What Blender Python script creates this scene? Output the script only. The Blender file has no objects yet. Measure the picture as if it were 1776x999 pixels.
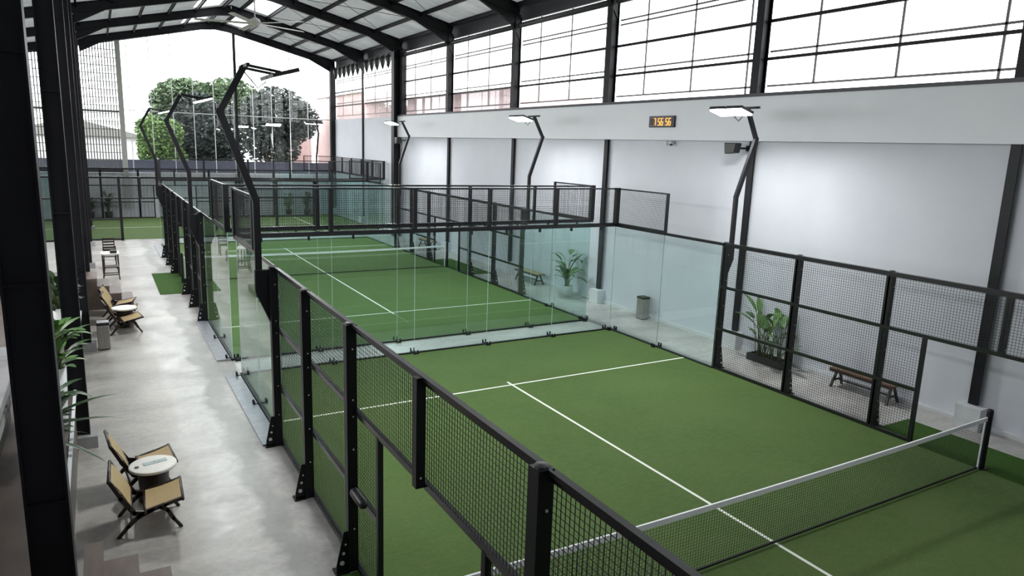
import bpy, math, random
from mathutils import Matrix, Vector
random.seed(7)
C = bpy.context.scene.collection
SC = bpy.context.scene

# ------------------------------------------------------------------ camera
FPX, CAM = 1223.2, (-2.418, -5.499, 5.020)
YAW, PITCH, ROLL = 0.53243, -0.19625, 0.0344
def set_camera():
    cy, sy, cp, sp = math.cos(YAW), math.sin(YAW), math.cos(PITCH), math.sin(PITCH)
    fw = Vector((sy*cp, cy*cp, sp)); r0 = Vector((cy, -sy, 0)); u0 = r0.cross(fw)
    r = r0*math.cos(ROLL) + u0*math.sin(ROLL); u = u0*math.cos(ROLL) - r0*math.sin(ROLL)
    cd = bpy.data.cameras.new('camera'); cd.sensor_width = 36; cd.lens = FPX*36/1776; cd.clip_end = 300; cd.clip_start = .05
    o = bpy.data.objects.new('camera', cd); C.objects.link(o)
    m = Matrix((r, u, -fw)).transposed().to_4x4(); m.translation = CAM
    o.matrix_world = m
    SC.camera = o
set_camera()

# ------------------------------------------------------------------ sky, exposure, daylight
SKY = 3.7
LAMP_W = 160
LENS_E = 14
ROOF_T = .052        # share of daylight let through the foil roof, added to brighten the hall
w = bpy.data.worlds.new('sky'); SC.world = w; w.use_nodes = True
bg = w.node_tree.nodes['Background']; bg.inputs[0].default_value = (0.97, 0.985, 1, 1); bg.inputs[1].default_value = SKY
vs = SC.view_settings; vs.view_transform = 'Standard'; vs.look = 'None'; vs.exposure = 0.62; vs.gamma = 1; vs.use_curve_mapping = False
cy = SC.cycles
cy.transparent_max_bounces = 40; cy.max_bounces = 8; cy.diffuse_bounces = 4; cy.glossy_bounces = 3; cy.transmission_bounces = 4
cy.sample_clamp_indirect = 6; cy.use_denoising = True
cy.caustics_reflective = False; cy.caustics_refractive = False
def portal(name, loc, rot, sx, sy):
    l = bpy.data.lights.new(name, 'AREA'); l.shape = 'RECTANGLE'; l.size = sx; l.size_y = sy
    l.cycles.is_portal = True
    o = bpy.data.objects.new(name, l); o.location = loc; o.rotation_euler = rot; C.objects.link(o)
portal('daylight_side_windows', (12.45, 16.5, 8.2), (0, math.pi/2, 0), 3.6, 56)
portal('daylight_added_deck_window', (-9.4, 20, 5.8), (0, -math.pi/2, 0), 5.2, 36)  # portal for the unseen deck window, added as fill
portal('daylight_end_window', (1.5, 44.7, 7), (-math.pi/2, 0, 0), 22, 9.5)

# ------------------------------------------------------------------ materials
def nm(name):
    m = bpy.data.materials.new(name); m.use_nodes = True
    return m, m.node_tree, m.node_tree.nodes['Principled BSDF']
def flat(name, col, rough=.5, metal=0., spec=.5):
    m, t, b = nm(name)
    b.inputs['Base Color'].default_value = (*col, 1); b.inputs['Roughness'].default_value = rough
    b.inputs['Metallic'].default_value = metal; b.inputs['Specular IOR Level'].default_value = spec
    return m
def ramp(t, fac, stops):
    r = t.nodes.new('ShaderNodeValToRGB'); el = r.color_ramp.elements
    while len(el) < len(stops): el.new(.5)
    for e, (p, c) in zip(el, stops): e.position = p; e.color = (*c, 1)
    t.links.new(fac, r.inputs[0]); return r.outputs[0]
def noise(t, scale, detail=6, vec=None, rough=.6, dist=0.):
    n = t.nodes.new('ShaderNodeTexNoise'); n.inputs['Scale'].default_value = scale; n.inputs['Detail'].default_value = detail
    n.inputs['Roughness'].default_value = rough; n.inputs['Distortion'].default_value = dist
    if vec is not None: t.links.new(vec, n.inputs['Vector'])
    return n.outputs['Fac']
def coords(t, sc=(1, 1, 1), rot=(0, 0, 0), loc=(0, 0, 0)):
    c = t.nodes.new('ShaderNodeTexCoord'); mp = t.nodes.new('ShaderNodeMapping')
    mp.inputs['Scale'].default_value = sc; mp.inputs['Rotation'].default_value = rot; mp.inputs['Location'].default_value = loc
    t.links.new(c.outputs['Object'], mp.inputs['Vector']); return mp.outputs['Vector']
def mixc(t, fac, a, b, mode='MIX'):
    n = t.nodes.new('ShaderNodeMix'); n.data_type = 'RGBA'; n.blend_type = mode
    for sock, v in ((n.inputs[0], fac), (n.inputs[6], a), (n.inputs[7], b)):
        if isinstance(v, (int, float)): sock.default_value = v
        elif isinstance(v, tuple): sock.default_value = (*v, 1)
        else: t.links.new(v, sock)
    return n.outputs[2]
def bump(t, b, fac, strength, dist=.01):
    n = t.nodes.new('ShaderNodeBump'); n.inputs['Strength'].default_value = strength; n.inputs['Distance'].default_value = dist
    t.links.new(fac, n.inputs['Height']); t.links.new(n.outputs[0], b.inputs['Normal'])
def noisy(name, stops, scale, rough=.5, sc=(1, 1, 1), metal=0., bmp=0., detail=6, spec=.5):
    m, t, b = nm(name); f = noise(t, scale, detail, coords(t, sc))
    t.links.new(ramp(t, f, stops), b.inputs['Base Color']); b.inputs['Roughness'].default_value = rough
    b.inputs['Metallic'].default_value = metal; b.inputs['Specular IOR Level'].default_value = spec
    if bmp: bump(t, b, f, bmp)
    return m
M = {}
M['black'] = flat('black_steel', (.005, .005, .007), .42, 0, .4)
M['rail'] = flat('rail_gloss_black', (.010, .010, .012), .24, 0, .7)
M['steel_black'] = noisy('black_paint_steel', [(.35, (.003, .003, .005)), (.75, (.008, .008, .012))], 1.3, .5, spec=.3)
M['galv'] = noisy('galvanised', [(.3, (.30, .31, .34)), (.7, (.42, .43, .46))], 6, .35, metal=.4)
M['bolt'] = flat('bolt_zinc', (.75, .75, .75), .35, .3)
M['line'] = flat('line_white', (.86, .88, .80), .8)
M['white_tape'] = flat('net_tape_white', (.88, .88, .92), .6)
M['netcord'] = flat('net_cord', (.010, .011, .010), .7)
def turf():
    m, t, b = nm('turf'); v = coords(t)
    f = noise(t, .55, 5, v, .65); g = noise(t, 26, 4, v, .7)
    h = noise(t, 5, 6, coords(t, (1, 3, 1)), .7)
    c1 = ramp(t, f, [(.3, (.068, .122, .029)), (.52, (.083, .143, .035)), (.72, (.102, .156, .044))])
    c2 = mixc(t, ramp(t, h, [(.46, (0, 0, 0)), (.74, (.75, .75, .75))]), c1, (.128, .156, .058))
    c3 = mixc(t, ramp(t, g, [(.35, (0, 0, 0)), (.7, (.5, .5, .5))]), c2, (.054, .100, .022))
    t.links.new(c3, b.inputs['Base Color']); b.inputs['Roughness'].default_value = .85; b.inputs['Specular IOR Level'].default_value = .18
    b.inputs['Sheen Weight'].default_value = .07; b.inputs['Sheen Roughness'].default_value = .45; b.inputs['Sheen Tint'].default_value = (.75, 1, .6, 1)
    bump(t, b, noise(t, 160, 2, v), .5, .01); return m
M['turf'] = turf()
M['turf_dark'] = noisy('turf_dark', [(.3, (.035, .085, .015)), (.7, (.05, .11, .02))], 20, .9, spec=.15)
def concrete():
    m, t, b = nm('concrete'); v = coords(t)
    f = noise(t, .42, 5, v, .55); g = noise(t, 1.3, 6, v, .6)
    s = noise(t, .8, 6, coords(t, (.55, 1.9, 1)), .6, .3); gr = noise(t, 9, 6, v, .7)
    c1 = ramp(t, f, [(.30, (.255, .240, .225)), (.5, (.40, .38, .355)), (.70, (.57, .545, .515))])
    c2 = mixc(t, ramp(t, g, [(.40, (0, 0, 0)), (.66, (.75, .75, .75))]), c1, (.63, .605, .58))
    c3 = mixc(t, ramp(t, s, [(.44, (0, 0, 0)), (.64, (.65, .65, .65))]), c2, (.29, .275, .26))
    c3 = mixc(t, .22, c3, ramp(t, gr, [(.3, (.15, .15, .15)), (.7, (.75, .75, .75))]))
    # trowel swirls left in the slab
    for cx_, cy_ in ((-1.25, 5.6), (-1.1, 4.3)):
        wv = t.nodes.new('ShaderNodeTexWave'); wv.wave_type = 'RINGS'; wv.rings_direction = 'SPHERICAL'; wv.inputs['Scale'].default_value = 1.7
        wv.inputs['Distortion'].default_value = 7; wv.inputs['Detail'].default_value = 3; cv = coords(t, (1, 1, 0), (0, 0, 0), (-cx_, -cy_, 0)); t.links.new(cv, wv.inputs['Vector'])
        ln = t.nodes.new('ShaderNodeVectorMath'); ln.operation = 'LENGTH'; t.links.new(cv, ln.inputs[0])
        mk = ramp(t, ln.outputs['Value'], [(.3, (.16, .16, .16)), (.9, (0, 0, 0))])
        c3 = mixc(t, mk, c3, ramp(t, wv.outputs['Fac'], [(.2, (.36, .36, .35)), (.8, (.62, .61, .60))]))
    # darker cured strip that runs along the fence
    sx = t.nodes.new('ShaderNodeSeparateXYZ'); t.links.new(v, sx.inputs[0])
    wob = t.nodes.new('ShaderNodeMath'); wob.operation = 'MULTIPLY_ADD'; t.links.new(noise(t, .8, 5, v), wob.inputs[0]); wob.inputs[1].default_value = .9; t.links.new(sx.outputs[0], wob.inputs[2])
    # older, browner pour beside the deck
    m2 = t.nodes.new('ShaderNodeMapRange'); m2.inputs[1].default_value = -1.14; m2.inputs[2].default_value = -.98; m2.inputs[3].default_value = .75; m2.inputs[4].default_value = 0
    t.links.new(wob.outputs[0], m2.inputs[0]); c3 = mixc(t, m2.outputs[0], c3, (.86, .81, .775), 'MULTIPLY')
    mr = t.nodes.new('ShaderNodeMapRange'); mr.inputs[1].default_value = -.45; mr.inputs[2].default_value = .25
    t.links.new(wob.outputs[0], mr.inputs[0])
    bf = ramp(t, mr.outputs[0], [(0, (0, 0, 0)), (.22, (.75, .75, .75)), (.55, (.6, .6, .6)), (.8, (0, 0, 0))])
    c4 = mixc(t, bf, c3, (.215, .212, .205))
    t.links.new(c4, b.inputs['Base Color'])
    t.links.new(ramp(t, g, [(.35, (.30, .30, .30)), (.7, (.5, .5, .5))]), b.inputs['Roughness'])
    bump(t, b, g, .12, .01); return m
M['concrete'] = concrete()
M['wall'] = noisy('wall_white_paint', [(.3, (.575, .585, .645)), (.7, (.62, .63, .685))], .8, .55)
M['band'] = noisy('band_lightened_paint', [(.3, (.76, .775, .82)), (.7, (.80, .81, .85))], .8, .5)  # wall paint lightened to stand in for light the band lacks
M['plinth'] = noisy('plinth_render', [(.3, (.60, .61, .63)), (.7, (.68, .69, .71))], 3, .7)
def corrugated(name, col, axis, freq, rough=.5, metal=0., st=.6):
    m, t, b = nm(name); wv = t.nodes.new('ShaderNodeTexWave'); wv.bands_direction = axis; wv.inputs['Scale'].default_value = freq
    t.links.new(coords(t), wv.inputs['Vector'])
    n = noise(t, 2, 4, coords(t, (3, .4, 1)))
    t.links.new(ramp(t, n, [(.3, tuple(c*.82 for c in col)), (.7, col)]), b.inputs['Base Color']); b.inputs['Roughness'].default_value = rough
    b.inputs['Metallic'].default_value = metal; bump(t, b, wv.outputs['Fac'], st, .03); return m
def roof_mat():
    m = corrugated('roof_sheet', (.56, .60, .62), 'Y', 1.6, .4, .15); t = m.node_tree; b = t.nodes['Principled BSDF']
    a = t.nodes.new('ShaderNodeBsdfTranslucent'); n = noise(t, .7, 5, coords(t, (.6, 2.5, 1)))
    t.links.new(ramp(t, n, [(.35, (.55, .58, .62)), (.65, (1, 1, 1))]), a.inputs[0])
    mx = t.nodes.new('ShaderNodeMixShader'); mx.inputs[0].default_value = ROOF_T
    t.links.new(b.outputs[0], mx.inputs[1]); t.links.new(a.outputs[0], mx.inputs[2]); t.links.new(mx.outputs[0], t.nodes['Material Output'].inputs[0]); return m
M['roof'] = roof_mat()
M['pink'] = corrugated('pink_sheet', (.80, .60, .58), 'Y', 1.0, .6)
M['lowwall'] = corrugated('pale_sheet', (.62, .64, .68), 'X', 1.6, .5)
M['slat'] = flat('slat_grey', (.20, .20, .19), .6)
M['screen_post'] = flat('screen_post', (.42, .42, .40), .6)
M['mull_white'] = flat('mullion_white', (.75, .77, .8), .4)
M['mull_grey'] = flat('mullion_grey', (.22, .20, .21), .5)
M['outwall'] = noisy('outer_wall', [(.3, (.075, .080, .115)), (.7, (.10, .105, .145))], 2, .8)
M['wood_dark'] = noisy('dark_wood', [(.3, (.012, .006, .0045)), (.7, (.024, .011, .008))], 6, .38, (1, 6, 1))
M['wood_brown'] = noisy('brown_wood', [(.3, (.105, .052, .028)), (.7, (.19, .095, .05))], 5, .4, (6, 1, 1))
M['wood_light'] = noisy('light_wood', [(.3, (.30, .22, .12)), (.7, (.40, .30, .17))], 5, .45, (6, 1, 1))
def rattan():
    m, t, b = nm('rattan'); wv = t.nodes.new('ShaderNodeTexWave'); wv.bands_direction = 'X'; wv.inputs['Scale'].default_value = 22
    wy = t.nodes.new('ShaderNodeTexWave'); wy.bands_direction = 'Y'; wy.inputs['Scale'].default_value = 22
    v = coords(t); t.links.new(v, wv.inputs['Vector']); t.links.new(v, wy.inputs['Vector'])
    f = mixc(t, .5, wv.outputs['Color'], wy.outputs['Color'])
    t.links.new(ramp(t, f, [(.15, (.20, .125, .05)), (.6, (.56, .42, .22))]), b.inputs['Base Color']); b.inputs['Roughness'].default_value = .6
    bump(t, b, f, .5, .004); return m
M['rattan'] = rattan()
M['stone_white'] = noisy('terrazzo_white', [(.3, (.70, .68, .62)), (.7, (.80, .78, .73))], 30, .3)
M['tile_brown'] = noisy('deck_brown', [(.3, (.075, .056, .048)), (.55, (.115, .088, .076)), (.75, (.165, .13, .113))], 2.0, .45, (1, .5, 1))
M['tread'] = noisy('tread_brown', [(.3, (.135, .10, .085)), (.7, (.20, .15, .13))], 3, .4, (3, .6, 1))
M['riser'] = noisy('riser_brown', [(.3, (.085, .064, .054)), (.7, (.12, .09, .077))], 3, .5)
M['counter'] = noisy('counter_concrete', [(.3, (.26, .25, .26)), (.7, (.37, .36, .37))], 3, .45)
M['bin_steel'] = noisy('brushed_steel', [(.3, (.28, .26, .25)), (.7, (.42, .39, .37))], 5, .35, (12, 12, 1), .7)
M['pot_white'] = flat('pot_white', (.74, .75, .74), .45)
M['pot_black'] = flat('pot_black', (.012, .011, .010), .5)
M['soil'] = noisy('soil', [(.3, (.03, .02, .012)), (.7, (.06, .04, .025))], 30, .95)
M['leaf'] = noisy('leaf_green', [(.3, (.045, .115, .025)), (.7, (.11, .24, .05))], 7, .42)
M['leaf_dark'] = noisy('leaf_dark', [(.3, (.018, .045, .016)), (.7, (.04, .085, .03))], 7, .4)
M['stem'] = noisy('stem_green', [(.3, (.06, .10, .03)), (.7, (.12, .15, .06))], 8, .6)
M['bark'] = noisy('bark', [(.3, (.07, .055, .045)), (.7, (.16, .13, .11))], 8, .9)
M['tree_dark'] = noisy('tree_dark', [(.3, (.022, .034, .030)), (.7, (.060, .082, .068))], 1.2, .6)
M['tree_mid'] = noisy('tree_mid', [(.3, (.05, .085, .045)), (.7, (.11, .17, .08))], 1.2, .6)
M['tree_light'] = noisy('tree_light', [(.3, (.10, .19, .05)), (.7, (.24, .38, .12))], 1.5, .6)
M['fan'] = flat('fan_white', (.62, .60, .58), .4)
M['fabric_pink'] = noisy('fabric_pink', [(.3, (.34, .22, .21)), (.7, (.44, .31, .29))], 5, .9)
M['plastic_black'] = flat('plastic_black', (.012, .014, .014), .4)
M['plastic_white'] = flat('plastic_white', (.72, .73, .74), .4)
M['display'] = flat('display_face', (.035, .006, .003), .25)
M['unlit'] = flat('unlit_segment', (.09, .035, .04), .4)
M['paper_blue'] = noisy('card_blue', [(.35, (.10, .34, .42)), (.5, (.55, .60, .58)), (.65, (.20, .22, .22))], 28, .6)
M['ground'] = noisy('outside_ground', [(.3, (.16, .17, .13)), (.7, (.26, .26, .22))], .5, .95)
M['house'] = flat('house_white', (.66, .66, .68), .7)
M['sill'] = flat('sill_dark', (.05, .05, .06), .5)
def emit(name, col, s):
    m = bpy.data.materials.new(name); m.use_nodes = True; t = m.node_tree; t.nodes.remove(t.nodes['Principled BSDF'])
    e = t.nodes.new('ShaderNodeEmission'); e.inputs[0].default_value = (*col, 1); e.inputs[1].default_value = s
    t.links.new(e.outputs[0], t.nodes['Material Output'].inputs[0]); return m
M['lens'] = emit('lamp_lens', (.95, 1, .98), LENS_E)
M['digit'] = emit('digit_glow', (1, .38, .07), 1.6)
def glass(name, tint, gloss=.9):
    m = bpy.data.materials.new(name); m.use_nodes = True; t = m.node_tree; t.nodes.remove(t.nodes['Principled BSDF'])
    tr = t.nodes.new('ShaderNodeBsdfTransparent'); tr.inputs[0].default_value = (*tint, 1)
    gl = t.nodes.new('ShaderNodeBsdfGlossy'); gl.inputs['Roughness'].default_value = .015; gl.inputs[0].default_value = (gloss, gloss, gloss, 1)
    lw = t.nodes.new('ShaderNodeLayerWeight'); pw = t.nodes.new('ShaderNodeMath'); pw.operation = 'POWER'; pw.inputs[1].default_value = 5
    t.links.new(lw.outputs['Facing'], pw.inputs[0]); fr = t.nodes.new('ShaderNodeMath'); fr.operation = 'MULTIPLY_ADD'
    t.links.new(pw.outputs[0], fr.inputs[0]); fr.inputs[1].default_value = .9; fr.inputs[2].default_value = .04
    mx = t.nodes.new('ShaderNodeMixShader'); t.links.new(fr.outputs[0], mx.inputs[0]); t.links.new(tr.outputs[0], mx.inputs[1]); t.links.new(gl.outputs[0], mx.inputs[2])
    t.links.new(mx.outputs[0], t.nodes['Material Output'].inputs[0]); return m
M['glass'] = glass('court_glass', (.900, .953, .947))
M['glass_edge'] = flat('glass_edge', (.58, .74, .69), .2)
M['pane'] = glass('window_pane', (.99, .99, .99), .8)
def translucent(name, col):
    m = bpy.data.materials.new(name); m.use_nodes = True; t = m.node_tree; t.nodes.remove(t.nodes['Principled BSDF'])
    a = t.nodes.new('ShaderNodeBsdfTranslucent'); a.inputs[0].default_value = (*col, 1); d = t.nodes.new('ShaderNodeBsdfDiffuse'); d.inputs[0].default_value = (*col, 1)
    mx = t.nodes.new('ShaderNodeMixShader'); mx.inputs[0].default_value = .3; t.links.new(a.outputs[0], mx.inputs[1]); t.links.new(d.outputs[0], mx.inputs[2])
    t.links.new(mx.outputs[0], t.nodes['Material Output'].inputs[0]); return m
M['skylight'] = translucent('skylight_sheet', (.8, .82, .85))

# ------------------------------------------------------------------ helpers
def root_of(o):
    while o.parent: o = o.parent
    return o
class MB:
    """Collects shapes, in world or court coordinates, and links them as one mesh object."""
    def __init__(s, X=None): s.v = []; s.f = []; s.X = X
    def add(s, vs, fs):
        n = len(s.v); s.v += [tuple(v) for v in vs]; s.f += [tuple(i+n for i in f) for f in fs]; return s
    def box(s, a, b):
        x0, x1 = sorted((a[0], b[0])); y0, y1 = sorted((a[1], b[1])); z0, z1 = sorted((a[2], b[2]))
        return s.add([(x0,y0,z0),(x1,y0,z0),(x1,y1,z0),(x0,y1,z0),(x0,y0,z1),(x1,y0,z1),(x1,y1,z1),(x0,y1,z1)],
                     [(0,3,2,1),(4,5,6,7),(0,1,5,4),(1,2,6,5),(2,3,7,6),(3,0,4,7)])
    def cbox(s, c, d): return s.box([c[i]-d[i]/2 for i in range(3)], [c[i]+d[i]/2 for i in range(3)])
    def bar(s, p, q, wd, h, up=(0, 0, 1)):
        p, q = Vector(p), Vector(q); d = (q-p).normalized(); u = Vector(up)
        a = d.cross(u)
        if a.length < 1e-4: a = d.cross(Vector((1, 0, 0)))
        a.normalize(); u = a.cross(d); a *= wd/2; u *= h/2
        vs = [p-a-u, p+a-u, p+a+u, p-a+u, q-a-u, q+a-u, q+a+u, q-a+u]
        return s.add(vs, [(0,1,2,3),(7,6,5,4),(0,4,5,1),(1,5,6,2),(2,6,7,3),(3,7,4,0)])
    def tube(s, pts, r, n=8, cap=True):
        pts = [Vector(p) for p in pts]; rs = r if isinstance(r, (list, tuple)) else [r]*len(pts)
        vs, fs = [], []; ref = None
        for i, p in enumerate(pts):
            d = (pts[min(i+1, len(pts)-1)] - pts[max(i-1, 0)]).normalized()
            if ref is None:
                ref = d.cross(Vector((0, 0, 1)))
                if ref.length < 1e-3: ref = d.cross(Vector((1, 0, 0)))
            a = (ref - d*ref.dot(d)).normalized(); ref = a; b = d.cross(a)
            vs += [p + (a*math.cos(2*math.pi*k/n) + b*math.sin(2*math.pi*k/n))*rs[i] for k in range(n)]
        for i in range(len(pts)-1):
            for k in range(n): fs.append((i*n+k, i*n+(k+1)%n, (i+1)*n+(k+1)%n, (i+1)*n+k))
        if cap: fs += [tuple(range(n))[::-1], tuple((len(pts)-1)*n+k for k in range(n))]
        return s.add(vs, fs)
    def lathe(s, prof, c=(0, 0, 0), n=24):
        vs, fs = [], []
        for r, z in prof: vs += [(c[0]+r*math.cos(2*math.pi*k/n), c[1]+r*math.sin(2*math.pi*k/n), c[2]+z) for k in range(n)]
        for i in range(len(prof)-1):
            for k in range(n): fs.append((i*n+k, i*n+(k+1)%n, (i+1)*n+(k+1)%n, (i+1)*n+k))
        fs += [tuple(range(n))[::-1], tuple((len(prof)-1)*n+k for k in range(n))]
        return s.add(vs, fs)
    def prism(s, poly, axis, a, b):
        """poly: 2D points in the plane across AXIS (x: (y,z); y: (x,z); z: (x,y)), extruded from a to b"""
        n = len(poly)
        mk = {'x': lambda p, t: (t, p[0], p[1]), 'y': lambda p, t: (p[0], t, p[1]), 'z': lambda p, t: (p[0], p[1], t)}[axis]
        return s.add([mk(p, a) for p in poly] + [mk(p, b) for p in poly],
                     [tuple(range(n))[::-1], tuple(range(n, 2*n))] + [(i, (i+1) % n, n+(i+1) % n, n+i) for i in range(n)])
    def wires(s, ax, c, a0, a1, z0, z1, sp=.05, t=.0046):
        """welded wire grid in the plane x=c (ax 'y' runs) or y=c (ax 'x' runs)"""
        def rod(p, q, along):
            h = t/2
            if along == 'z': o = [(-h,-h,0),(h,-h,0),(h,h,0),(-h,h,0)]
            elif along == 'y': o = [(-h,0,-h),(h,0,-h),(h,0,h),(-h,0,h)]
            else: o = [(0,-h,-h),(0,h,-h),(0,h,h),(0,-h,h)]
            s.add([tuple(p[i]+d[i] for i in range(3)) for d in o] + [tuple(q[i]+d[i] for i in range(3)) for d in o],
                  [(0,1,5,4),(1,2,6,5),(2,3,7,6),(3,0,4,7)])
        P = (lambda a, z: (c, a, z)) if ax == 'y' else (lambda a, z: (a, c, z))
        n = max(1, round((a1-a0)/sp)); m = max(1, round((z1-z0)/sp))
        for i in range(1, n): a = a0+(a1-a0)*i/n; rod(P(a, z0), P(a, z1), 'z')
        for j in range(1, m): z = z0+(z1-z0)*j/m; rod(P(a0, z), P(a1, z), ax)
        return s
    def build(s, name, mat, parent=None, smooth=False, bevel=0):
        off = Vector(root_of(parent).location) if parent else Vector((0, 0, 0))
        vs = [Vector(v) for v in s.v]
        if s.X is not None: vs = [s.X @ v for v in vs]
        vs = [v-off for v in vs]
        me = bpy.data.meshes.new(name); me.from_pydata(vs, [], s.f); me.update()
        if smooth:
            for p in me.polygons: p.use_smooth = True
        me.materials.append(M[mat] if isinstance(mat, str) else mat)
        o = bpy.data.objects.new(name, me); C.objects.link(o)
        if parent: o.parent = parent
        if bevel:
            b = o.modifiers.new('bevel', 'BEVEL'); b.width = bevel; b.segments = 2; b.limit_method = 'ANGLE'
        return o
def tag(o, label=None, cat=None, group=None, kind=None):
    if label: o['label'] = label
    if cat: o['category'] = cat
    if group: o['group'] = group
    if kind: o['kind'] = kind
    return o
def thing(name, label, cat, loc=(0, 0, 0), group=None):
    o = bpy.data.objects.new(name, None); o.empty_display_size = .1; C.objects.link(o); o.location = loc
    return tag(o, label, cat, group)
def copy_tree(o, parent=None):
    c = o.copy(); C.objects.link(c)
    if parent: c.parent = parent
    for ch in list(o.children): copy_tree(ch, c)
    return c
def place(proto, used, loc, rz, label, group=None, cat=None):
    o = proto if not used else copy_tree(proto)
    o.location = loc; o.rotation_euler = (0, 0, rz); tag(o, label, cat, group); return o
def struct(o, label, cat='structure'): return tag(o, label, cat, None, 'structure')

FR = [-10.8, -4.8, 1.22, 7.24, 13.24, 19.26, 25.3, 31.5, 37.8, 44.0]      # portal frames along y
END = 44.2
def zr(x): return 11.72 - abs(x-4.6)*.232    # underside of the rafters
XL = -9.0

# ------------------------------------------------------------------ floor, walls
struct(MB().box((XL, -12, -.15), (12.2, END+.2, 0)).build('floor', 'concrete'), 'polished grey concrete floor of the hall', 'floor')
struct(MB().box((-60, -60, -.4), (80, 140, -.2)).build('ground_outside', 'ground'), 'open ground outside the hall', 'ground')
struct(MB().box((12.05, -12, 0), (12.3, END, 6.5)).build('wall_right', 'wall'), 'tall white painted wall behind the benches', 'wall')
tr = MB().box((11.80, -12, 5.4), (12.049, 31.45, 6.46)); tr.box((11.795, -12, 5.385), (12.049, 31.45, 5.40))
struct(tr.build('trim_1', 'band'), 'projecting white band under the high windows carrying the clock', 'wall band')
struct(MB().box((11.78, -12, 6.46), (12.3, 31.45, 6.54)).build('trim_2', 'sill'), 'dark sill strip on top of the white band', 'sill')
struct(MB().box((XL, END, 0), (12.2, END+.18, 2.72)).build('wall_end', 'lowwall'), 'pale low wall under the tall end window', 'wall')
struct(MB().box((XL-.2, -12, 0), (XL, END+.2, 3.2)).box((XL-.2, -12, 3.2), (XL, 2, 9.0)).box((XL-.2, 38, 3.2), (XL, END+.2, 9.0)).box((XL-.2, 2, 8.4), (XL, 38, 9.0)).build('wall_left', 'wall'), 'white wall far behind the lounge deck', 'wall')
lw = MB()  # unseen window, added to throw fill light across the hall
for k in range(19): lw.box((XL-.15, 2+2*k-.03, 3.2), (XL-.05, 2+2*k+.03, 8.4))
lw.box((XL-.15, 2, 5.75), (XL-.05, 38, 5.85))
lw = struct(lw.build('window_21', 'mull_grey'), 'long unseen window added behind the lounge deck for fill light', 'window')
MB().box((XL-.11, 2, 3.2), (XL-.10, 38, 8.4)).build('window_pane', 'pane', lw)
struct(MB().box((XL-.2, -12.2, 0), (12.3, -12, 12.5)).build('wall_back', 'wall'), 'white wall behind the viewing deck', 'wall')
struct(MB().box((12.0, -12, 0), (12.048, 44, .10)).build('baseboard_right', 'plinth'), 'pale skirting along the foot of the white wall', 'baseboard')

# ------------------------------------------------------------------ steel frame: columns, rafters, purlins
ORD = ['first', 'second', 'third', 'fourth', 'fifth', 'sixth', 'seventh', 'eighth', 'ninth', 'tenth', 'eleventh', 'twelfth', 'thirteenth', 'fourteenth', 'fifteenth']
side_say = {2: 'black steel column on white pedestal behind the net post of the near court', 3: 'black steel column beside the wall speaker and the planter box',
            4: 'black steel column on white pedestal between steel bin and white flower pot', 5: 'black steel column behind the mesh beside the small bench with pale top',
            6: 'black steel column behind the middle of the second court', 8: 'slim black steel column in the pink bay before the end window'}
for i, y in enumerate(FR):
    if i in (0, 1): say = 'black steel column of the white wall, %s one behind the viewing deck' % ORD[1-i]
    elif i == 7: say = 'thick full-height black steel column standing proud of the white wall end'
    elif i == 9: say = 'black corner steel column beside the tall end window'
    else: say = side_say[i]
    mb = MB()
    if i == 7:
        mb.box((11.55, y-.22, 0), (11.58, y+.18, 9.9)).box((11.9, y-.22, 0), (11.93, y+.18, 9.9)).box((11.58, y-.06, 0), (11.9, y+.0, 9.9)).box((11.85, y-.62, 6.5), (12.1, y-.42, 9.9))
    elif i == 8: mb.box((11.96, y-.07, .45), (12.06, y+.07, 9.9))
    elif i == 9: mb.box((11.75, y-.2, .3), (12.1, y+.12, 10.0))
    else:
        y0, y1 = y-.16, y+.02
        mb.box((11.93, y0, .45), (11.955, y1, 5.39)).box((11.955, y-.09, .45), (12.06, y-.05, 5.39))
        mb.box((11.86, y-.12, 6.5), (11.885, y+.12, 9.95)).box((12.12, y-.12, 6.5), (12.145, y+.12, 9.95)).box((11.885, y-.05, 6.5), (12.12, y+.05, 9.95))
    col = struct(mb.build('column_side_wall', 'steel_black'), say, 'column')
    if i not in (7,): struct(MB().box((11.74, y-.32, 0), (12.06, y+.14, .44)).build('column_pedestal', 'plinth'), 'white pedestal under the ' + say.replace('on white pedestal ', ''), 'pedestal')
cor = {2: 'tall black steel column standing by the steps of the viewing deck', 3: 'black steel column behind the leafy white planter', 4: 'black steel column beside the bin and rattan chairs',
       5: 'black steel column beside the far deck steps', 6: 'black steel column beside the dark dining chairs'}
for i, y in enumerate(FR):
    if i == 9: continue
    say = cor.get(i, 'black steel column on the deck line, %s of the row from the viewing deck' % ORD[i])
    xo = -3.14 if i < 3 else -3.05; xi = -2.82 if i < 3 else -2.80; yy = y+.12
    mb = MB().box((xi-.02, yy-.13, .2), (xi, yy+.13, zr(-2.9))).box((xo, yy-.13, .2), (xo+.02, yy+.13, zr(-2.9))).box((xo+.02, yy-.09, .2), (xi-.02, yy-.06, zr(-2.9)))
    struct(MB().box((xo-.06, yy-.24, 0), (xi+.10, yy+.24, .20)).build('column_footing', 'counter'), 'low pale footing under the ' + say, 'footing')
    for zz in (1.9, 3.8, 5.6, 7.4): mb.box((xo+.02, yy-.13, zz), (xi-.02, yy-.05, zz+.02))
    struct(mb.build('column_corridor', 'steel_black'), say, 'column')
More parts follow.
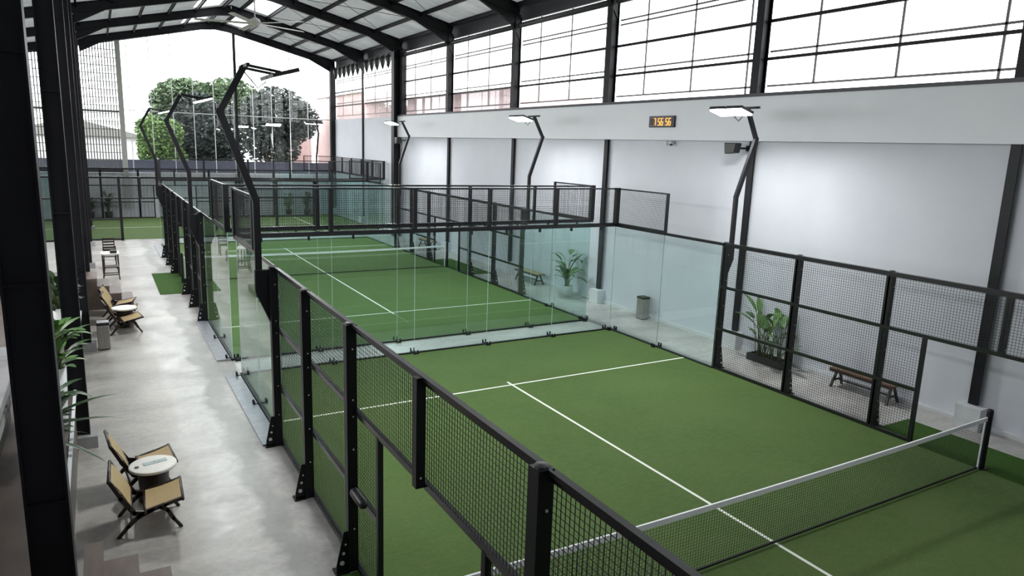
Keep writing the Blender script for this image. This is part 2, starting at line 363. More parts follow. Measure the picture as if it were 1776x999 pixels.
for i, y in enumerate(FR):
    mb = MB()
    for (xa, xb) in ((XL, 4.6), (4.6, 12.1)):
        za, zb = zr(xa), zr(xb)
        for dz, wdt, h in ((.02, .22, .03), (.42, .22, .03), (.22, .03, .38)): mb.bar((xa, y, za+dz), (xb, y, zb+dz), wdt, h)
    mb.prism([(12.1, 9.1), (12.1, zr(12.1)), (10.3, zr(10.3)), (11.72, zr(12)-.30)], 'y', y-.08, y+.08)
    mb.prism([(-2.8, 9.62), (-2.8, zr(-2.8)), (-1.6, zr(-1.6)), (-2.6, 9.72)], 'y', y-.08, y+.08)
    mb.prism([(4.6, 11.74), (5.5, zr(5.5)+.01), (4.6, 11.62), (3.7, zr(3.7)+.01)], 'y', y-.09, y+.09)
    struct(mb.build('beam_rafter', 'steel_black'), 'black steel roof rafter, %s of the frames counted from the end window' % ORD[9-i], 'rafter')
pk = 0
for sgn in (1, -1):
    n = 6 if sgn > 0 else 10
    for k in range(n):
        x = 4.6 + sgn*(.45 + k*1.37)
        if x > 11.9: x = 11.75
        z = zr(x)
        mb = MB().box((x-.04, -12, z+.26), (x+.04, END, z+.28)).box((x-.04, -12, z+.41), (x+.04, END, z+.43)).box((x-.015, -12, z+.26), (x+.015, END, z+.43))
        struct(mb.build('beam_purlin', 'steel_black'), 'dark roof purlin, %s below the ridge on the %s slope' % (ORD[k], 'window' if sgn > 0 else 'deck'), 'purlin')
for yb in range(2, 9):          # thin brace rods under the roof sheet
    y0, y1 = FR[yb], FR[yb+1]
    mb = MB().tube([(5.2, y0, zr(5.2)+.3), (11.4, y1, zr(11.4)+.3)], .012, 5).tube([(5.2, y1, zr(5.2)+.3), (11.4, y0, zr(11.4)+.3)], .012, 5)
    struct(mb.build('beam_brace_rod', 'black'), 'thin crossed brace rods under the window slope in the %s bay from the end window' % ORD[8-yb], 'brace')
def roof_sheet():
    # sheets with skylight openings near the ridge
    mb = MB(); sk = []
    holes = [(32.4, 37.2, 5.3, 6.4), (38.3, 43.4, 5.3, 6.4), (32.4, 37.2, 2.6, 3.9), (38.3, 43.4, 2.6, 3.9), (26.2, 30.8, 5.3, 6.4)]
    xs = sorted({XL-.3, 4.6, 12.6, 5.3, 6.4, 2.6, 3.9}); ysl = sorted({-12.2, END+.3, 32.4, 37.2, 38.3, 43.4, 26.2, 30.8})
    for a in range(len(xs)-1):
        for b in range(len(ysl)-1):
            x0, x1, y0, y1 = xs[a], xs[a+1], ysl[b], ysl[b+1]
            hole = any(h[0] <= y0 and y1 <= h[1] and h[2] <= x0 and x1 <= h[3] for h in holes)
            q = [(x0, y0, zr(x0)+.46), (x1, y0, zr(x1)+.46), (x1, y1, zr(x1)+.46), (x0, y1, zr(x0)+.46)]
            (sk.append(q) if hole else mb.add(q, [(0, 3, 2, 1)]))
    struct(mb.build('ceiling', 'roof'), 'silvery corrugated roof lining over the whole hall', 'ceiling')
    for k, q in enumerate(sk):
        struct(MB().add(q, [(0, 3, 2, 1)]).build('window_%d' % (30+k), 'skylight'), 'bright translucent skylight sheet beside the ridge, %s of five' % ORD[k], 'skylight')
roof_sheet()
struct(MB().box((12.25, -12, 9.85), (12.35, END, 10.6)).build('trim_3', 'sill'), 'dark eave strip above the side windows', 'eave strip')
struct(MB().prism([(XL, zr(XL)-.1), (4.6, 11.75), (12.2, zr(12.2)), (12.2, zr(12.2)+.5), (4.6, 12.25), (XL, zr(XL)+.45)], 'y', END, END+.1).build('trim_4', 'steel_black'), 'dark gable trim above the end window', 'gable trim')

# ------------------------------------------------------------------ side windows (one per bay)
for i in range(9):
    y0, y1 = FR[i]+.14, FR[i+1]-.14
    mb = MB()
    for z, t in ((7.38, .07), (8.27, .075)): mb.box((12.08, y0, z-t/2), (12.14, y1, z+t/2))
    fo = mb.build('window_%d' % (i+1), 'steel_black')
    struct(fo, 'high side window bay, %s counted from the end window' % ORD[8-i], 'window')
    g = MB()
    for z in (6.74, 7.56, 8.92, 9.06): g.box((12.17, y0, z-.024), (12.20, y1, z+.024))
    ny = 3
    for k in range(ny):
        yy = FR[i]+.55+2.0*k
        if yy < y1: g.box((12.17, yy-.025, 6.74 if k else 6.5), (12.20, yy+.025, 9.8))
    g.build('window_frame', 'mull_grey', fo)
    MB().box((12.205, y0, 6.5), (12.213, y1, 9.8)).build('window_pane', 'pane', fo)
    if i < 7:
        t = MB().tube([(12.0, y0+.05, 9.62), (12.0, y1-.05, 9.62)], .10, 10).build('rolled_blind', 'sill', None, True)
        tag(t, 'dark rolled-up blind above the %s side window from the end' % ORD[8-i], 'blind', 'rolled blinds over the side windows')
    else:
        mb = MB()
        for k in range(6):
            yy = y0+.62+k*.92
            mb.lathe([(.02, -.62), (.10, -.40), (.20, -.05), (.16, .05), (.05, .12)], (11.95, yy, 9.72), 8)
            mb.bar((11.95, yy-.45, 9.86), (11.95, yy+.45, 9.86), .06, .06)
        t = mb.build('gathered_netting', 'plastic_black', None, True)
        tag(t, 'dark gathered netting in points under the eave of the %s' % ('corner bay' if i == 8 else 'bay before the corner'), 'netting', 'gathered netting under the eave')

# ------------------------------------------------------------------ tall end window
mb = MB()
for k in range(10): mb.box((-.41+1.19*k+.03*0-.02, END+.04, 2.72), (-.41+1.19*k+.02, END+.09, zr(-.41+1.19*k)))
mb.box((-.75, END+.04, 6.44), (12.0, END+.09, 6.49)); mb.box((-.75, END+.03, 2.70), (12.0, END+.12, 2.76))
ew = struct(mb.build('window_20', 'mull_white'), 'tall end window with white mullions looking out to trees', 'window')
MB().prism([(-.75, 2.72), (12.0, 2.72), (12.0, zr(12)), (4.6, 11.72), (-.75, zr(-.75))], 'y', END+.055, END+.063).build('window_pane', 'pane', ew)
struct(MB().box((5.60, END-.12, .4), (5.76, END+.03, 11.5)).build('column_end_window', 'steel_black'), 'slim dark wind post in the middle of the end window', 'post')
struct(MB().box((-1.0, END-.2, .6), (-.72, END+.05, zr(-.8))).build('column_screen_edge', 'screen_post'), 'grey post between the slatted screen and the end window', 'post')
sc = thing('slat_screen', 'tall grey slatted screen beside the end window', 'screen', (-5, END, 2.75))
mb = MB()
x = XL+.1
while x < -1.0:
    mb.box((x-.030, END+.02, 3.0), (x+.030, END+.06, zr(x)-.02)); x += .15
mb.build('slat', 'slat', sc)
mb = MB(); z = 3.0
while z < 10: 
    xa = max(XL+.05, 4.6-(11.70-z)/.232)
    mb.box((xa, END+.0, z-.022), (-1.0, END+.05, z+.022)); z += .46
mb.box((XL+.05, END-.03, 6.28), (-1.0, END+.05, 6.42))
mb.build('crossbar', 'slat', sc)
MB().box((XL+.05, END-.14, 2.74), (-.72, END+.06, 2.96)).build('bottom_rail', 'sill', sc)

# ------------------------------------------------------------------ courts
T1 = Matrix.Translation((0, 0, 0)); T2 = Matrix.Translation((0, 21.157, 0))
CX3 = 1.75
T3 = Matrix.Translation((CX3, 38.4, 0)) @ Matrix.Rotation(-math.pi/2, 4, 'Z') @ Matrix.Translation((-5, 0, 0))
def base(X, p): return tuple(X @ Vector(p))
def turf_court(X, say, y0=-10, y1=10):
    t = thing('artificial_turf', 'green artificial turf of the %s with white lines' % say, 'turf', base(X, (5, 0, 0)), 'padel court turfs')
    MB(X).box((0, y0, .002), (10, y1, .014)).build('turf_mat', 'turf', t)
    for sy in (-1, 1):
        if sy*6.95 < y0: continue
        MB(X).box((0, sy*6.95-.025, .0145), (10, sy*6.95+.025, .017)).build('service_line', 'line', t)
    MB(X).box((4.975, max(y0, -7.15), .0147), (5.025, 7.15, .0172)).build('centre_line', 'line', t)
turf_court(T1, 'near court'); turf_court(T2, 'second court'); turf_court(T3, 'crosswise end court')

def bolts(X, post, pts, ax='x'):
    for p in pts:
        m = MB(X)
        d = {'x': (.012, .016, .016), 'y': (.016, .012, .016)}[ax]
        m.cbox(p, d).build('bolt', 'bolt', post)
def foot(X, post, x, y, s, detail):
    """triangular stiffener at the foot of a fence post, on its outer side"""
    m = MB(X).prism([(x+s*.05, .02), (x+s*.20, .02), (x+s*.20, .10), (x+s*.11, .52), (x+s*.05, .52)], 'y', y-.035, y-.02)
    m.box((x-.06, y-.08, 0), (x+s*.22, y+.08, .02))
    m.build('foot_bracket', 'black', post)
    if detail:
        for (dx, z, r) in ((.135, .13, .028), (.115, .25, .018), (.09, .36, .012)):
            b = MB(X); n = 12
            b.add([(x+s*dx+r*math.cos(2*math.pi*k/n), y-.037, z+r*math.sin(2*math.pi*k/n)) for k in range(n)] + [(x+s*dx+r*math.cos(2*math.pi*k/n), y-.046, z+r*math.sin(2*math.pi*k/n)) for k in range(n)],
                  [tuple(range(n)), tuple(range(n, 2*n))[::-1]] + [(k, (k+1) % n, n+(k+1) % n, n+k) for k in range(n)])
            b.build('anchor_bolt', 'bolt', post)
def side_fence(X, xs, s, say, posts=(-6, -4, -2, 2, 4, 6), door=(-1.2, 1.2), uppers=(0,), detail=False, latch=False, end_w=.15, full_door_posts=False, rail1=True):
    t = thing('mesh_fence', say, 'fence', base(X, (xs+s*.08, 0, 0)), 'black mesh side fences')
    xp = xs+s*.09; xw = xs+s*.03
    lo = max([p for p in posts if p <= door[0]]); hi = min([p for p in posts if p >= door[1]])
    for y in posts:
        wy = .075
        big = abs(y) == 6
        m = MB(X).box((xp-(.06), y-wy*(.8 if not big else .9), 0), (xp+.06, y+wy*(.8 if not big else .9), 3.03))
        m.lathe([(.062, 3.03), (.05, 3.045), (.01, 3.05)], (xp, y, 0), 10)
        po = m.build('post', 'black', t)
        foot(X, po, xp, y, s, detail)
        if detail:
            bolts(X, po, [(xp+.01, y-wy*.85, z) for z in (.55, 1.05, 1.55, 1.95, 2.15, 2.75)], 'y')
    for y in uppers:
        m = MB(X).box((xp-.045, y-.045, 1.98), (xp+.045, y+.045, 3.02)).build('upper_post', 'black', t)
        if detail: bolts(X, m, [(xp, y-.047, 2.08)], 'y')
    for y in door:
        if y in posts: continue
        MB(X).box((xw-.03, y-.032, .01), (xw+.03, y+.032, 1.98)).build('door_post', 'black', t)
    def frame(a, b, zs, pan):
        fm = MB(X)
        for z in zs: fm.box((xw-.026, a, z-.032), (xw+.026, b, z+.032))
        for e in (a, b): fm.box((xw-.012, e-.012, zs[0]), (xw+.012, e+.012, zs[-1]))
        fm.build('panel_frame', 'rail', pan)
    for a, b in zip(posts[:-1], posts[1:]):
        if a >= hi or b <= lo:
            pan = MB(X).wires('y', xw, a, b, .03, 2.98).build('mesh_panel', 'black', t)
            frame(a, b, (.04, 1.0, 2.0, 2.98) if rail1 else (.04, 2.0, 2.98), pan)
    for a, b in ((lo, door[0]), (door[1], hi)):
        if b-a > .1:
            pan = MB(X).wires('y', xw, a, b, .03, 1.98).build('mesh_panel', 'black', t)
            frame(a, b, (.04, 1.0), pan)
    pan = MB(X).wires('y', xw, lo, hi, 2.0, 2.98).build('mesh_panel', 'black', t)
    frame(lo, hi, (2.0, 2.98), pan)
    MB(X).box((xw-.03, posts[0], 3.0), (xw+s*.055+.0, posts[-1], 3.035)).build('top_rail', 'rail', t)
    if latch:
        MB(X).tube([(xw+s*.07, hi-.10, 1.06), (xw+s*.07, hi-.14, 1.06), (xw+s*.07, door[1]+.34, 1.06), (xw+s*.07, door[1]+.30, 1.06)], [.035, .058, .058, .035], 10).build('post_pad', 'plastic_black', t, True)
    return t
def glass_end(X, sy, say, backs=5, clamps=True):
    t = thing('glass_wall', say, 'glass wall', base(X, (5, sy*10, 0)), 'glass ends of the courts')
    Y = sy*10.0
    def pane(a, b, e):
        o = MB(X).box(a, b).build('glass_panel', 'glass', t)
        o.data.materials.append(M['glass_edge'])
        for k in ((3, 5) if e == 'x' else (2, 4)): o.data.polygons[k].material_index = 1
    for k in range(5): pane((2*k+.004, Y-.006, .03), (2*k+1.996, Y+.006, 2.97), 'x')
    for xs, s in ((0, -1), (10, 1)):
        for k in range(2):
            a, b = sy*(10-2*k)-sy*.008, sy*(8-2*k)+sy*.008
            pane((xs-.006, min(a, b), .03), (xs+.006, max(a, b), 2.97), 'y')
    # base channel, head rail
    MB(X).box((-.03, Y-.03, 0), (10.03, Y+.03, .045)).build('base_channel', 'black', t)
    MB(X).box((-.05, Y-.03, 2.965), (10.05, Y+.05*sy, 3.03)).build('head_rail', 'rail', t)
    for xs, s in ((0, -1), (10, 1)):
        a, b = sorted((sy*10, sy*6))
        MB(X).box((xs-.03, a, 0), (xs+.03, b, .045)).build('base_channel', 'black', t)
        MB(X).box((xs-.03, a, 2.965), (xs+.05*s, b, 3.03)).build('head_rail', 'rail', t)
        if xs == 0: MB(X).box((xs+s*.05, a+.02, .003), (xs+s*.34, b-.02, .035)).build('drain_channel', 'galv', t)
        # stepped mesh above the first glass panel
        a, b = sorted((sy*10, sy*8))
        pan = MB(X).wires('y', xs+s*.02, a, b, 3.03, 4.0).build('mesh_panel', 'black', t)
        MB(X).box((xs+s*.00, a, 3.985), (xs+s*.045, b, 4.025)).box((xs, a, 3.03), (xs+s*.045, b, 3.07)).box((xs, a, 3.03), (xs+s*.03, a+.02, 4.0)).box((xs, b-.02, 3.03), (xs+s*.03, b, 4.0)).build('panel_frame', 'rail', pan)
        MB(X).box((xs-.015, sy*8-.03, 3.03), (xs+s*.05, sy*8+.03, 4.02)).build('mesh_post', 'black', t)
        MB(X).box((xs-.06, Y-.06, 3.03), (xs+.06, Y+.06, 4.03)).build('corner_post', 'black', t)
    for k in range(5):
        pan = MB(X).wires('x', Y+sy*.02, 2*k, 2*k+2, 3.03, 4.0).build('mesh_panel', 'black', t)
        MB(X).box((2*k, Y, 3.985), (2*k+2, Y+sy*.045, 4.025)).box((2*k, Y, 3.03), (2*k+2, Y+sy*.045, 3.065)).box((2*k, Y, 3.03), (2*k+.02, Y+sy*.03, 4.0)).box((2*k+1.98, Y, 3.03), (2*k+2, Y+sy*.03, 4.0)).build('panel_frame', 'rail', pan)
    for k in range(1, 5): MB(X).box((2*k-.045, Y-.03, 3.03), (2*k+.045, Y+.06*sy, 4.02)).build('mesh_post', 'black', t)
    if clamps:
        pts = [(2*k, Y, 'x') for k in range(1, 5)] + [(xs, sy*8, 'y') for xs in (0, 10)] + [(.1, Y, 'x'), (9.9, Y, 'x'), (0, Y-sy*.12, 'y'), (10, Y-sy*.12, 'y')]
        for (x, y, ax) in pts:
            m = MB(X)
            for d in (-.12, .12):
                if ax == 'x': m.box((x-.07, y+d-.012, .0), (x+.07, y+d+.012, .02)).box((x-.055+.0, y+d-.018, 0), (x-.03, y+d+.018, .11)).box((x+.03, y+d-.018, 0), (x+.055, y+d+.018, .11)).box((x-.02, y+min(0, d), .02), (x+.02, y+max(0, d), .045))
                else: m.box((x+d-.012, y-.07, .0), (x+d+.012, y+.07, .02)).box((x+d-.018, y-.055, 0), (x+d+.018, y-.03, .11)).box((x+d-.018, y+.03, 0), (x+d+.018, y+.055, .11)).box((x+min(0, d), y-.02, .02), (x+max(0, d), y+.02, .045))
            m.build('glass_clamp', 'black', t)
        for x in [.5+k for k in range(10)]: MB(X).box((x-.02, Y-.035, 2.88), (x+.02, Y+.035, 2.97)).build('hanger_bolt', 'black', t)
    return t
def net(X, say):
    t = thing('court_net', say, 'net', base(X, (5, 0, 0)), 'court nets')
    def top(x): return .88+.05*((x-5)/5)**2
    for s, xx in ((-1, -.07), (1, 10.07)):
        MB(X).lathe([(.05, .012), (.05, 1.02), (.042, 1.05), (.01, 1.06)], (xx, 0, 0), 14).box((xx-.08, -.08, .012), (xx+.08, .08, .03)).build('net_post', 'black', t)
    m = MB(X); n = 224; h = .0016
    def rod(p, q, a):
        d = (0, h, 0); o = [(-h, 0, -h), (h, 0, -h), (h, 0, h), (-h, 0, h)] if a == 'y' else None
        if a == 'z': o = [(-h,-h,0),(h,-h,0),(h,h,0),(-h,h,0)]
        else: o = [(0,-h,-h),(0,h,-h),(0,h,h),(0,-h,h)]
        m.add([tuple(p[i]+c[i] for i in range(3)) for c in o] + [tuple(q[i]+c[i] for i in range(3)) for c in o], [(0,1,5,4),(1,2,6,5),(2,3,7,6),(3,0,4,7)])
    for i in range(1, n): x = 10*i/n; rod((x, 0, .03), (x, 0, top(x)-.03), 'z')
    for j in range(1, 20):
        for i in range(10):
            xa, xb = i, i+1; f = j/20
            rod((xa, 0, .03+(top(xa)-.05)*f), (xb, 0, .03+(top(xb)-.05)*f), 'x')
    m.build('net_mesh', 'netcord', t)
    m = MB(X)
    for i in range(20):
        xa, xb = i/2, (i+1)/2
        m.add([(xa, -.012, top(xa)-.07), (xb, -.012, top(xb)-.07), (xb, -.012, top(xb)), (xa, -.012, top(xa)), (xa, .012, top(xa)-.07), (xb, .012, top(xb)-.07), (xb, .012, top(xb)), (xa, .012, top(xa))],
              [(0,1,2,3),(7,6,5,4),(3,2,6,7),(0,4,5,1)])
    m.build('top_band', 'white_tape', t)
    MB(X).box((0, -.008, .03), (10, .008, .06)).build('bottom_hem', 'netcord', t)
    for x in (.03, 9.95): MB(X).box((x-.012, -.01, .03), (x+.012, .01, .86)).build('side_lacing', 'white_tape', t)

side_fence(T1, 0, -1, 'black mesh fence of the near court beside the concrete corridor', detail=True, latch=True)
side_fence(T1, 10, 1, 'black mesh fence of the near court before the planter box and bench', detail=True)
side_fence(T2, 0, -1, 'black mesh fence of the second court beside the green doormat', detail=True)
side_fence(T2, 10, 1, 'black mesh fence of the second court facing the white wall', detail=True)
side_fence(T3, 10, 1, 'black mesh fence of the crosswise end court closing off the corridor', posts=(-7.3, -5.3, -3.29, -1.48, 1, 2, 4, 6), door=(-3.29, -1.48), uppers=(-2.4,))
side_fence(T3, 0, -1, 'black mesh fence of the crosswise end court before the end window wall')
glass_end(T1, 1, 'clear glass back wall of the near court with mesh on top')
glass_end(T2, -1, 'clear glass back wall of the second court facing the near court')
glass_end(T2, 1, 'clear glass wall of the second court facing the crosswise end court', clamps=False)
glass_end(T3, 1, 'clear glass end of the crosswise court close to the white wall', clamps=False)
glass_end(T3, -1, 'clear glass end of the crosswise court behind the lounge deck', clamps=False)
net(T1, 'white banded black net across the near court'); net(T2, 'white banded black net across the second court'); net(T3, 'white banded black net across the crosswise end court')

# turf doormats outside the gates
for (x0, x1, y0, y1, say) in ((10.02, 11.15, -2.6, 1.9, 'dark green turf doormat beside the near net post'), (-.98, -.02, -2, 1.9, 'green turf doormat outside the gate of the near court'),
                             (-.92, -.02, 19.3, 23.3, 'green turf doormat on the corridor beside the second court'), (10.02, 11.15, 19.2, 23.1, 'dark green turf doormat between second court and white wall')):
    tag(MB().box((x0, y0, .001), (x1, y1, .013)).build('turf_doormat', 'turf_dark'), say, 'mat', 'turf doormats at the court gates')

# ------------------------------------------------------------------ floodlight poles
def light_pole(X, xs, s, y, say):
    t = thing('floodlight_pole', say, 'floodlight', base(X, (xs+s*.3, y, 0)), 'court floodlight poles')
    xo = xs+s*.30; xp = xs+s*.09
    m = MB(X).prism([(xp, 2.98), (xo+s*.06, 2.98), (xo+s*.06, 2.62), (xp+s*.06, 2.12), (xp, 2.12)], 'y', y-.045, y-.02)
    m.prism([(xp, 2.98), (xo+s*.06, 2.98), (xo+s*.06, 2.62), (xp+s*.06, 2.12), (xp, 2.12)], 'y', y+.02, y+.045)
    m.build('mounting_bracket', 'black', t)
    path = [(xo, 2.55), (xo, 4.08), (xs+s*.77, 5.40), (xs+s*.40, 6.08)]
    wid = [.10, .10, .11, .07]
    m = MB(X)
    for i in range(3):
        (xa, za), (xb, zb) = path[i], path[i+1]
        m.bar((xa, y, za), (xb, y, zb), .07, (wid[i]+wid[i+1])/2, (1, 0, .01))
    for (x, z), r in zip(path[1:3], (.055, .06)):
        m.prism([(x+r*math.cos(a*math.pi/4), z+r*math.sin(a*math.pi/4)) for a in range(8)], 'y', y-.036, y+.036)
    m.build('pole', 'black', t)
    MB(X).bar((xs+s*.40, y-.34, 6.08), (xs+s*.40, y+.34, 6.08), .05, .05).build('crossbar', 'black', t)
    hx, hz = xs-s*.12, 5.97
    nrm = Vector((-s*.28, 0, -.96)).normalized(); tg = Vector((nrm.z, 0, -nrm.x))*(-1)
    m = MB(X)
    for yy in (-.30, -.14, .14, .30): m.bar((xs+s*.40, y+yy, 6.08), (hx+.05*s, y+yy, hz+.05), .022, .022)
    m.tube([(xs+s*.42, y, 6.02), (xs+s*.2, y+.05, 5.78), (xs+s*.08, y+.08, 5.88), (hx, y+.2, hz+.02)], .010, 5)
    m.build('arm', 'black', t)
    for yy in (-.245, .245):
        cen = Vector((hx, y+yy, hz)); a = tg*.20; b = Vector((0, .225, 0)); n = nrm
        def slab(o0, o1, ka, kb):
            v = [cen+n*o+a*i*ka+b*j*kb for o in (o0, o1) for i, j in ((-1, -1), (1, -1), (1, 1), (-1, 1))]
            return MB(X).add(v, [(0,1,2,3),(7,6,5,4),(0,4,5,1),(1,5,6,2),(2,6,7,3),(3,7,4,0)])
        h = slab(-.06, 0, 1, 1).build('floodlight', 'plastic_black', t)
        slab(.001, .035, .92, .92).build('lens', 'lens', h)
    l = bpy.data.lights.new('court_lamp', 'AREA'); l.shape = 'RECTANGLE'; l.size = .9; l.size_y = .3; l.energy = LAMP_W*(.45 if X is T3 else 1); l.color = (.96, 1, .98)
    lo = bpy.data.objects.new('court_lamp', l); C.objects.link(lo); lo.parent = t
    R = X.to_3x3(); wn = R @ nrm; wp = X @ (Vector((hx, y, hz))+nrm*.05)
    lo.location = wp - t.location; lo.rotation_mode = 'QUATERNION'
    z = -wn; xv = (R @ Vector((0, 1, 0))); yv = z.cross(xv)
    lo.rotation_quaternion = Matrix((xv, yv, z)).transposed().to_quaternion()
for (X, xs, s, y, say) in ((T1, 0, -1, 6.05, 'black floodlight pole on the corridor fence of the near court'), (T1, 10, 1, 6.05, 'black floodlight pole beside the wall speaker'),
        (T2, 0, -1, -5.97, 'black floodlight pole where the second court begins on the corridor'), (T2, 10, 1, -5.97, 'black floodlight pole behind the bench and white flower pot'),
        (T2, 0, -1, 6.03, 'black floodlight pole at the far corridor corner of the second court'), (T2, 10, 1, 6.03, 'black floodlight pole beside the thick full-height column'),
        (T3, 10, 1, 6.1, 'black floodlight pole of the end court near the corner column'), (T3, 0, -1, 6.05, 'black floodlight pole of the end court before the dark tree trunk')):
    light_pole(X, xs, s, y, say)

# ------------------------------------------------------------------ things on the white wall
ck = thing('wall_clock', 'digital wall clock glowing orange 7 56 56 on the white band', 'clock', (11.80, 10.38, 5.9))
MB().box((11.735, 9.86, 5.74), (11.799, 10.92, 6.06)).build('case', 'plastic_black', ck, bevel=.008)
MB().box((11.728, 9.95, 5.77), (11.734, 10.86, 6.03)).build('display', 'display', ck)
SEG = {'0': 'abcdef', '5': 'acdfg', '6': 'acdefg', '7': 'abc'}
def digit(ch, yc, mat):
    wd, h, t = .074, .19, .017; m = MB(); z0 = 5.80; x = 11.722
    def P(u, v): return (x, yc - (u + (v-.5)*.16)*wd, z0+v*h)     # slanted digits, read from inside the hall
    S = {'a': ((-.5, 1), (.5, 1)), 'g': ((-.5, .5), (.5, .5)), 'd': ((-.5, 0), (.5, 0)), 'f': ((-.5, 1), (-.5, .5)), 'b': ((.5, 1), (.5, .5)), 'e': ((-.5, .5), (-.5, 0)), 'c': ((.5, .5), (.5, 0))}
    for k in SEG[ch]: m.bar(P(*S[k][0]), P(*S[k][1]), t, .010, (1, 0, 0))
    m.build('digit', mat, ck)
for ch, yc, mt in (('0', 10.78, 'unlit'), ('7', 10.655, 'digit'), ('5', 10.47, 'digit'), ('6', 10.345, 'digit'), ('5', 10.15, 'digit'), ('6', 10.025, 'digit')): digit(ch, yc, mt)
for yc in (10.565, 10.245):
    MB().cbox((11.722, yc, 5.86), (.010, .014, .014)).cbox((11.722, yc, 5.94), (.010, .014, .014)).build('colon', 'unlit', ck)
sp = thing('wall_speaker', 'dark trapezoid wall speaker on a bracket under the white band', 'speaker', (11.8, 7.5, 5.2))
MB().prism([(7.62, 5.05), (7.32, 5.08), (7.27, 5.33), (7.66, 5.33)], 'x', 11.45, 11.68).build('cabinet', 'plastic_black', sp, bevel=.02)
MB().bar((11.66, 7.33, 5.2), (11.93, 7.30, 5.2), .03, .05).cbox((11.92, 7.30, 5.2), (.02, .08, .14)).build('bracket', 'black', sp)
sp2 = thing('wall_speaker', 'small dark wall speaker beside the thick full-height column', 'speaker', (11.6, 30.6, 5.25))
MB().prism([(30.78, 5.0), (30.48, 5.04), (30.42, 5.36), (30.84, 5.36)], 'x', 11.40, 11.66).build('cabinet', 'plastic_black', sp2, bevel=.02)
MB().bar((11.64, 30.6, 5.2), (12.04, 30.6, 5.2), .03, .05).cbox((12.03, 30.6, 5.2), (.02, .08, .14)).build('bracket', 'black', sp2)
for yc, dk, say in ((10.32, 'plastic_white', 'small white dome camera under the clock, the pale-eyed one'), (10.12, 'plastic_black', 'small white dome camera under the clock, the black-eyed one')):
    t = thing('security_camera', say, 'camera', (11.9, yc, 5.3), 'dome cameras under the band')
    MB().lathe([(.03, .06), (.075, .04), (.08, 0), (.06, -.02)], (11.93, yc, 5.30), 16).box((11.90, yc-.03, 5.3), (12.049, yc+.03, 5.36)).build('housing', 'plastic_white', t, True)
    MB().lathe([(.052, -.02), (.045, -.05), (.02, -.07)], (11.93, yc, 5.30), 12).build('dome', dk, t, True)

# ------------------------------------------------------------------ ceiling fan
fn = thing('ceiling_fan', 'huge pale industrial ceiling fan hanging near the far ridge', 'fan', (3.85, 27.4, 9.9))
MB().tube([(3.85, 27.4, 9.95), (3.85, 27.4, zr(3.85)+.4)], .03, 10).build('rod', 'fan', fn)
MB().lathe([(.05, .22), (.2, .14), (.24, .0), (.2, -.1), (.05, -.13)], (3.85, 27.4, 9.85), 20).build('hub', 'fan', fn, True)
for k in range(5):
    a = math.radians(22+72*k); d = Vector((math.cos(a), math.sin(a), 0)); sd = Vector((-math.sin(a), math.cos(a), 0))
    c = Vector((3.85, 27.4, 9.83)); vs = []
    for r in (.2, .9, 2.4):
        for (u, zz) in ((-.12, -.02), (0, .03), (.12, .02)):
            for dz in (0, -.015): vs.append(c+d*r+sd*u+Vector((0, 0, zz+dz)))
    fs = []
    for i in range(2):
        for j in range(2):
            a0 = i*6+j*2; b0 = a0+6
            fs += [(a0, a0+2, b0+2, b0), (a0+1, b0+1, b0+3, a0+3)]
        fs += [(i*6, i*6+6, i*6+7, i*6+1), (i*6+4, i*6+5, i*6+11, i*6+10)]
    fs += [(0, 1, 3, 2), (2, 3, 5, 4), (12, 14, 15, 13), (14, 16, 17, 15)]
    MB().add(vs, fs).build('blade', 'fan', fn)

